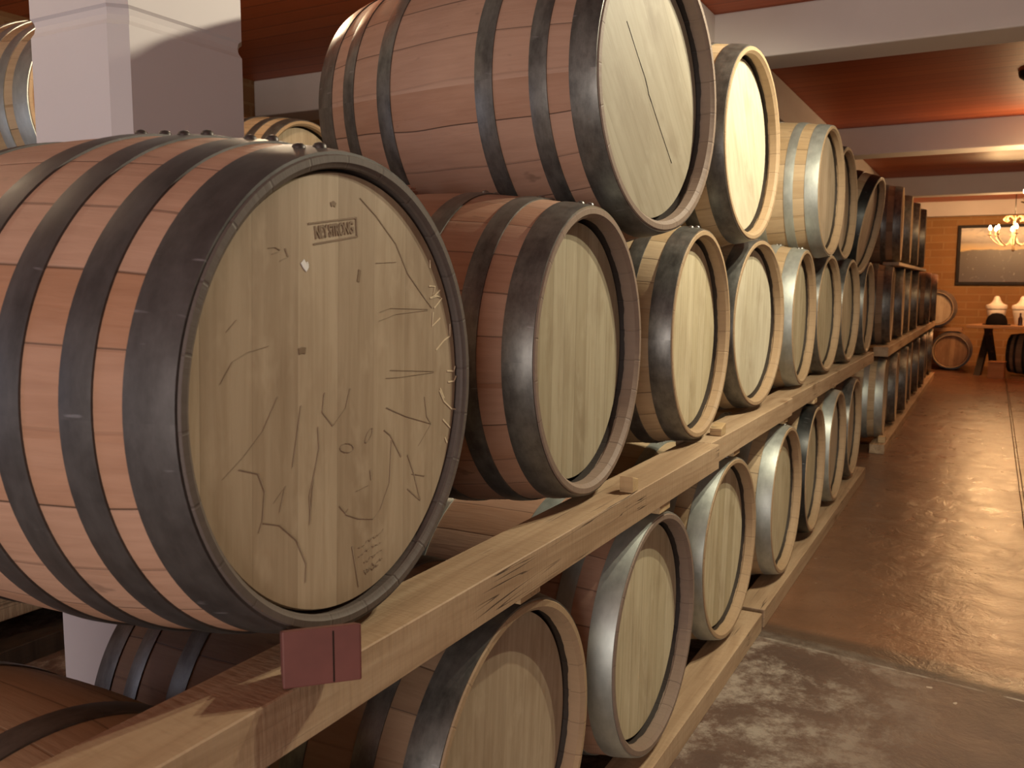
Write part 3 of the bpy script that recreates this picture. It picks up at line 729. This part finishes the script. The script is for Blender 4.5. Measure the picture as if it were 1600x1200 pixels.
# rear rails of the rack
timber('rear timber rail low behind the near lower row barrels', -1.40, -1.30, -0.10, 5.98, FZ, -1.153, group='rear rack rails')
timber('rear timber rail under the back ends of the near middle row barrels', -1.40, -1.30, -0.10, 6.45, ZB, ZT, group='rear rack rails')
timber('rear timber rail low behind the far lower row barrels', -1.40, -1.30, 6.9, 13.2, FZ, -1.153, group='rear rack rails')
timber('rear timber rail under the back ends of the far middle row barrels', -1.40, -1.30, 7.0, 12.95, ZB, ZT, group='rear rack rails')
timber('rear timber rail under the back ends of the far top row barrels', -1.40, -1.30, 7.35, 10.45, 0.160, 0.186, group='rear rack rails')
for (x0, zz, nm) in [(-2.78, FZ, 'front rail on the floor of the back stack behind the column'), (-3.42, FZ, 'rear rail on the floor of the back stack behind the column'),
                     (-2.78, ZB, 'front rail between the rows of the back stack'), (-3.42, ZB, 'rear rail between the rows of the back stack')]:
    timber(nm, x0, x0 + 0.1, 0.95, 3.9, zz, zz + (0.067 if zz == FZ else 0.07), group='back stack rails', mat='dark_wood')  # dark colour stands in for the shade low in the back stack
for x0, nm in ((-2.78, 'front'), (-3.42, 'rear')):
    timber('short %s rail under the raised barrel behind the white column' % nm, x0, x0 + 0.1, 1.70, 2.40, 0.172, 0.264, group='back stack rails')

# ------------------------------------------------------------------ chocks and shims
def wedge(name, label, mat, loc, lx, ly, z0, z1, rz, cat='wedge', group=None, bevel=0.002):
    """wedge block: length lx across, ly along, height falling from z1 (y-) to z0 (y+)"""
    bm = bmesh.new()
    vs_ = add_box(bm, -lx / 2, lx / 2, -ly / 2, ly / 2, 0, z1, 0)
    for v in vs_:
        if v.co.z > 1e-6 and v.co.y > 0: v.co.z = z0
    if bevel: bmesh.ops.bevel(bm, geom=bm.edges[:], offset=bevel, segments=2, profile=0.5, affect='EDGES')
    o = obj(name, mesh_from(name, bm), M[mat], None, loc, (0, 0, rz))
    return tag(o, label, cat, group)
# the red chock wedged in front of the nearest barrel: its face looks diagonally at the aisle
ck = wedge('wooden_chock', 'dark red wooden chock wedged under the nearest barrel, sticking out over the beam', 'chock_red',
           (-0.645, 0.739, ZT + 0.0015), 0.086, 0.046, 0.050, 0.066, R(46), 'chock')
bm = bmesh.new(); add_box(bm, -0.0008, 0.0008, -0.0236, -0.0225, 0.002, 0.061)
obj('split_line', mesh_from('split_line', bm), M['frame'], ck, (0.012, 0, 0))
wedge('wooden_chock', 'small pale chock at the right foot of the second middle row barrel', 'chock_pale', (-0.668, 1.765, ZT + 0.001), 0.03, 0.035, 0.026, 0.036, R(0), 'chock', 'small chocks on the beams')
wedge('wooden_chock', 'small pale chock between the third and fourth middle row barrels', 'chock_pale', (-0.70, 2.585, ZT + 0.001), 0.035, 0.05, 0.022, 0.034, R(180), 'chock', 'small chocks on the beams')
wedge('wooden_chock', 'square white block under the first barrel of the far lower row', 'chock_pale', (-0.668, 7.03, -1.152), 0.05, 0.07, 0.045, 0.045, 0, 'chock', 'small chocks on the beams')
for (y, x, nm) in [(0.585, -0.70, 'mostly hidden bottom left barrel'), (1.305, -0.70, 'shaded barrel cut off by the bottom edge'), (1.985, -0.690, 'barrel with wide striped boards'),
                   (2.777, -0.720, 'second whole lower head'), (3.535, -0.72, 'lower barrel beside the floor timber joint'),
                   (4.205, -0.72, 'bluish black-hooped barrel'), (4.895, -0.74, 'lower barrel beyond the bluish black-hooped one'), (5.60, -0.74, 'last lower barrel before the gap')]:
    wedge('wooden_shim', 'thin pale shim on top of the %s' % nm, 'chock_pale', (x, y, ZB - 0.0215), 0.062, 0.075, 0.0205, 0.0205, 0, 'shim', 'shims on the lower row barrels', 0.0015)
# pale splinter of wood / crumpled paper lying on the second barrel
bm = bmesh.new()
bmesh.ops.create_icosphere(bm, subdivisions=3, radius=0.03)
rg = random.Random(4)
for v in bm.verts:
    k = 0.75 + 0.5 * rg.random()
    v.co = Vector((v.co.x * 0.7 * k, v.co.y * 1.2 * k, v.co.z * 0.45 * k))
tag(obj('crumpled_paper', mesh_from('crumpled_paper', bm), plain('pink_paper', (0.45, 0.27, 0.2, 1), 0.8, 0, 0.1), None, (-1.18, 1.665, 0.2105)),
    'crumpled pinkish scrap lying on top of the second middle row barrel', 'paper scrap')

# ------------------------------------------------------------------ end of the aisle
def small_barrel(loc, r, ln, label, rz=-90, hoop='hoop_mid', head='head_brown'):
    root = empty('wine_barrel', (loc[0], loc[1], loc[2]), (0, 0, R(rz)))
    s = r / BR0
    root.scale = (ln / BL, s, s)
    tag(root, label, 'barrel', 'barrels against the end wall')
    obj('staves', ST[72], M['stave_brown'], root, (0, 0, BRB))
    obj('head', HD[72], M[head], root, (BL / 2 - REC, 0, BRB))
    obj('head', HD[72], M[head], root, (-BL / 2 + REC, 0, BRB), (0, 0, PI))
    for hm, tc in hoops_for(6, 72): obj('hoop', hm, M[hoop], root, (0, 0, BRB))
    return root
small_barrel((-0.50, 14.75, FZ), 0.245, 0.7, 'brown barrel lying on the floor at the end wall, its round head facing the aisle')
small_barrel((-0.735, 14.75, -0.600), 0.245, 0.7, 'barrel on the plank at the end wall, seen above the floor barrel', head='head_oak')
bm = bmesh.new()
add_box(bm, -0.50, 0.45, -0.2, 0.2, 0, 0.05, 0.004, 1)
tag(obj('wall_plank', mesh_from('wall_plank', bm), M['table_wood'], None, (-0.82, 14.75, FZ + 0.566)), 'plank at the end wall carrying the upper barrel', 'plank')
bm = bmesh.new(); add_box(bm, -0.05, 0.05, -0.19, 0.19, 0, 0.5655, 0.004, 1)
tag(obj('wooden_post', mesh_from('wooden_post', bm), M['dark_wood'], None, (-1.2, 14.75, FZ)), 'dark post under the left end of the plank at the end wall', 'post')

# picture
pr = tag(empty('framed_picture', (0.22, YB - 0.03, 0.03)), 'large dark-framed landscape print hanging on the brick wall', 'picture')
W2, H2 = 0.745, 0.455
bm = bmesh.new()
for (x0, x1, z0, z1) in [(-W2, W2, 0, 0.045), (-W2, W2, 2 * H2 - 0.045, 2 * H2), (-W2, -W2 + 0.045, 0.045, 2 * H2 - 0.045), (W2 - 0.045, W2, 0.045, 2 * H2 - 0.045)]:
    add_box(bm, x0, x1, -0.025, 0.028, z0, z1, 0.004, 1)
obj('picture_frame', mesh_from('picture_frame', bm), M['frame'], pr)
bm = bmesh.new(); add_box(bm, -W2 + 0.04, W2 - 0.04, -0.006, 0.01, -H2 + 0.04, H2 - 0.04)
obj('print', mesh_from('print', bm), picture_mat(), pr, (0, 0, H2))

# table
tb = tag(empty('plank_table', (0.48, 13.95, FZ), (0, 0, R(-14))), 'plank-topped table with dark base at the end of the aisle', 'table')
TZ = 0.655
bm = bmesh.new(); add_box(bm, -0.72, 0.72, -0.36, 0.36, TZ, TZ + 0.045, 0.006, 2)
obj('table_top', mesh_from('table_top', bm), M['table_wood'], tb)
for sx in (-0.52, 0.52):
    for s in (-1, 1):
        bm = bmesh.new()
        p0, p1 = Vector((sx, s * 0.30, 0.0)), Vector((sx, -s * 0.26, TZ - 0.001))
        vv = add_box(bm, -0.04, 0.04, -0.05, 0.05, 0, TZ - 0.002)
        for v in vv:
            k = v.co.z / TZ
            v.co.y += s * (0.27 - 0.48 * k); v.co.x += sx + s * 0.042
        obj('leg', mesh_from('leg', bm), M['dark_wood'], tb)
# dark barrel under the table
db = barrel(0.93, 14.02, FZ + 0.30, -14, 'dark barrel lying in the shade under the plank table', 'barrels against the end wall', 'stave_brown', 'head_brown', 'hoop_black', 6, roll=12, scale=0.9)

def jar(loc, label):
    root = tag(empty('lidded_jar', loc), label, 'jar', 'white lidded jars on the table')
    bm = bmesh.new()
    add_lathe(bm, [(0, 0), (0, 0.085), (0.015, 0.092), (0.09, 0.105), (0.17, 0.122), (0.20, 0.124), (0.215, 0.118), (0.215, 0.0)], 32)
    obj('jar_body', mesh_from('jar_body', bm, True, R(40)), M['jar'], root)
    bm = bmesh.new()
    add_lathe(bm, [(0.2152, 0), (0.2152, 0.133), (0.25, 0.137), (0.268, 0.130), (0.285, 0.085), (0.305, 0.065), (0.318, 0.058), (0.33, 0.05), (0.345, 0.045), (0.375, 0.036), (0.39, 0.022), (0.394, 0)], 32)
    obj('jar_lid', mesh_from('jar_lid', bm, True, R(40)), M['jar'], root)
    return root
tz = FZ + TZ + 0.046
jar((0.055, 14.20, tz), 'left white lidded jar on the plank table, behind a black hat')
jar((0.375, 14.05, tz), 'right white lidded jar on the plank table, beside a dark bottle')
ht = tag(empty('black_hat', (0.045, 13.90, tz)), 'rounded black hat lying on the table in front of the left jar', 'hat')
bm = bmesh.new()
add_lathe(bm, [(0.0, 0), (0.0, 0.135), (0.06, 0.13), (0.12, 0.105), (0.155, 0.06), (0.165, 0)], 28)
obj('crown', mesh_from('crown', bm, True, R(50)), M['black'], ht, (0.02, 0, 0.0))
bm = bmesh.new()
add_lathe(bm, [(0.001, 0.13), (0.001, 0.175), (0.008, 0.175), (0.008, 0.13)], 28, closed=True)
obj('brim', mesh_from('brim', bm, True, R(40)), M['black'], ht, (0.02, 0, 0.0), (0, 0, 0))
bt = tag(empty('dark_bottle', (0.345, 13.83, tz)), 'small dark bottle standing in front of the right jar', 'bottle')
bm = bmesh.new()
add_lathe(bm, [(0, 0), (0, 0.026), (0.09, 0.027), (0.11, 0.02), (0.125, 0.011), (0.15, 0.011), (0.15, 0)], 20)
obj('bottle_body', mesh_from('bottle_body', bm, True, R(40)), M['bottle'], bt)
bm = bmesh.new(); add_lathe(bm, [(0.1503, 0), (0.1503, 0.012), (0.168, 0.012), (0.168, 0)], 16)
obj('stopper', mesh_from('stopper', bm, True, R(40)), M['bottle'], bt)
bm = bmesh.new(); add_box(bm, -0.045, 0.045, -0.002, 0.002, 0, 0.075, 0)
tag(obj('white_card', mesh_from('white_card', bm), M['paper'], None, (0.43, 13.80, tz), (R(-8), 0, R(-10))), 'small white card leaning on the table right of the dark bottle', 'card')
# small wooden crate on the floor
cr = tag(empty('wooden_crate', (0.10, 13.52, FZ), (0, 0, R(-8))), 'small wooden crate standing on the floor before the table', 'crate')
bm = bmesh.new()
for (x0, x1, y0, y1, z0, z1) in [(-.095, .095, -.095, -.08, 0, .21), (-.095, .095, .08, .095, 0, .21), (-.095, -.08, -.08, .08, 0, .21), (.08, .095, -.08, .08, 0, .21), (-.08, .08, -.08, .08, 0, .012)]:
    add_box(bm, x0, x1, y0, y1, z0, z1, 0.002, 1)
obj('crate_box', mesh_from('crate_box', bm), M['crate'], cr)
bm = bmesh.new()
add_box(bm, -.1, .1, -.1, .1, .2102, .225, 0.003, 1)
obj('crate_lid', mesh_from('crate_lid', bm), M['crate'], cr)

# ------------------------------------------------------------------ chandeliers
def chandelier(x, y, zb, label, energy, col, n=6, rad=0.27, phase=0.0):
    root = tag(empty('chandelier', (x, y, CZ)), label, 'chandelier', 'chandeliers over the aisle')
    z0 = zb - CZ                      # bulb height below the ceiling
    bm = bmesh.new()
    add_lathe(bm, [(-0.03, 0), (-0.03, 0.03), (-0.012, 0.055), (-0.0005, 0.06), (-0.0005, 0)], 20)
    obj('canopy', mesh_from('canopy', bm, True, R(40)), M['iron'], root)
    bm = bmesh.new(); add_tube(bm, [(0, 0, -0.03), (0, 0, z0 + 0.16)], 0.006, 6)
    obj('chain', mesh_from('chain', bm, True), M['iron'], root)
    bm = bmesh.new()
    add_lathe(bm, [(z0 - 0.30, 0), (z0 - 0.30, 0.012), (z0 - 0.27, 0.022), (z0 - 0.23, 0.012), (z0 - 0.14, 0.018), (z0 - 0.08, 0.03), (z0 - 0.02, 0.014), (z0 + 0.10, 0.012), (z0 + 0.15, 0.02), (z0 + 0.165, 0)], 16)
    obj('stem', mesh_from('stem', bm, True), M['antique'], root)
    for k in range(n):
        a = phase + 2 * PI * k / n; ca, sa = math.cos(a), math.sin(a)
        P = lambda r, z: (r * ca, r * sa, z0 + z)
        bm = bmesh.new()
        add_tube(bm, [P(0.012, -0.10), P(0.06, -0.20), P(0.13, -0.225), P(0.20, -0.19), P(rad - 0.01, -0.12), P(rad, -0.085)], 0.007, 6)
        arm = obj('arm', mesh_from('arm', bm, True), M['antique'], root)
        bm = bmesh.new()
        add_tube(bm, [P(0.012, 0.10), P(0.05, 0.15), P(0.10, 0.15), P(0.125, 0.11), P(0.10, 0.08), P(0.085, 0.10)], 0.006, 6)
        obj('scroll', mesh_from('scroll', bm, True), M['antique'], root)
        bm = bmesh.new()
        add_lathe(bm, [(-0.09, 0), (-0.09, 0.012), (-0.082, 0.03), (-0.076, 0.03), (-0.074, 0.01), (-0.022, 0.01), (-0.022, 0)], 12)
        cd = obj('candle_sleeve', mesh_from('candle_sleeve', bm, True, R(40)), M['antique'], arm, (rad * ca, rad * sa, z0))
        bm = bmesh.new()
        add_lathe(bm, [(-0.021, 0), (-0.021, 0.008), (-0.008, 0.016), (0.008, 0.016), (0.028, 0.007), (0.04, 0)], 12)
        obj('bulb', mesh_from('bulb', bm, True), M['bulb'], arm, (rad * ca, rad * sa, z0))
        if energy > 0:
            d = bpy.data.lights.new('bulb_light', 'POINT'); d.energy = energy; d.color = col; d.shadow_soft_size = 0.02
            l = bpy.data.objects.new('bulb_light', d); COL.objects.link(l)
            l.location = (x + rad * ca, y + rad * sa, zb + 0.065)
    return root
chandelier(0.195, 13.2, 0.755, 'far chandelier with lit candle bulbs hanging before the picture', CH_FAR, (1.0, 0.58, 0.25), 8, 0.275, 0.07)
chandelier(0.455, 8.0, 0.735, 'nearer chandelier at the right edge with one lit bulb in view', CH_MID, (1.0, 0.62, 0.30), 6, 0.275, PI)
def spot_fixture(name, x, y, drop, aim, label, cat, energy, col, spread, half):
    root = tag(empty(name, (x, y, CZ)), label, cat, 'lamps over the stacks')
    bm = bmesh.new(); add_box(bm, -spread - 0.06, spread + 0.06, -0.04, 0.04, -0.02, -0.0005, 0.004, 2)
    obj('base_plate', mesh_from('base_plate', bm), M['iron'], root)
    q = Vector(aim).to_track_quat('-Z', 'Y')
    for s in (-1, 1):
        bm = bmesh.new(); add_tube(bm, [(0, 0, -0.02), (0, 0, -drop)], 0.006, 8)
        obj('stem', mesh_from('stem', bm, True), M['iron'], root, (s * spread, 0, 0))
        bm = bmesh.new()
        add_lathe(bm, [(0.05, 0), (0.05, 0.018), (0.03, 0.026), (0.0, 0.03), (0.0, 0.027), (0.028, 0.023), (0.045, 0.014), (0.045, 0)], 24)
        h = obj('lamp_shade', mesh_from('lamp_shade', bm, True, R(40)), M['iron'], root, (s * spread, 0, -drop), q.to_euler())
        bm = bmesh.new(); add_lathe(bm, [(0.012, 0), (0.012, 0.022), (0.016, 0.022), (0.016, 0)], 20)
        obj('bulb', mesh_from('bulb', bm, True, R(40)), M['bulb'], h)
        d = bpy.data.lights.new('lamp_light', 'SPOT'); d.energy = energy; d.color = col; d.shadow_soft_size = 0.018
        d.spot_size = R(2 * half); d.spot_blend = 0.35
        l = bpy.data.objects.new('lamp_light', d); COL.objects.link(l)
        l.rotation_euler = q.to_euler()
        l.location = Vector((x + s * spread, y, CZ - drop)) + Vector(aim).normalized() * 0.012
    return root
spot_fixture('twin_spotlight', 0.26, 2.78, 0.09, (-0.60, 0.0, -1.0), 'twin ceiling spotlight over the near aisle, outside the right edge of the photo', 'spotlight', LAMP_NEAR, (1.0, 0.91, 0.68), 0.10, 74)
for (px, py, en, lb) in [(-2.3, 0.7, LAMP_LEFT, 'pendant bulb left of the stacks, outside the left edge of the photo'),
                         (-2.1, 2.25, LAMP_LEFT * 3.0, 'pendant bulb just behind the column, above the top edge of the photo')]:
    root = tag(empty('pendant_lamp', (px, py, CZ)), lb, 'pendant lamp', 'lamps over the stacks')
    bm = bmesh.new(); add_tube(bm, [(0, 0, -0.0005), (0, 0, -0.15)], 0.006, 8)
    obj('cord', mesh_from('cord', bm, True), M['iron'], root)
    bm = bmesh.new(); add_lathe(bm, [(-0.1505, 0), (-0.1505, 0.014), (-0.18, 0.03), (-0.21, 0.024), (-0.225, 0)], 20)
    obj('bulb', mesh_from('bulb', bm, True), M['bulb'], root)
    d = bpy.data.lights.new('pendant_light', 'POINT'); d.energy = en; d.color = (1.0, 0.80, 0.55); d.shadow_soft_size = 0.03
    l = bpy.data.objects.new('pendant_light', d); COL.objects.link(l); l.location = (px, py, CZ - 0.265)
# dark round fitting on the ceiling at the right edge
bm = bmesh.new(); add_lathe(bm, [(-0.05, 0), (-0.05, 0.06), (-0.03, 0.085), (-0.001, 0.09), (-0.001, 0)], 24)
tag(obj('ceiling_fitting', mesh_from('ceiling_fitting', bm, True, R(40)), M['iron'], None, (0.15, 6.35, CZ)), 'small dark round fitting on the red ceiling at the right edge', 'ceiling fitting')
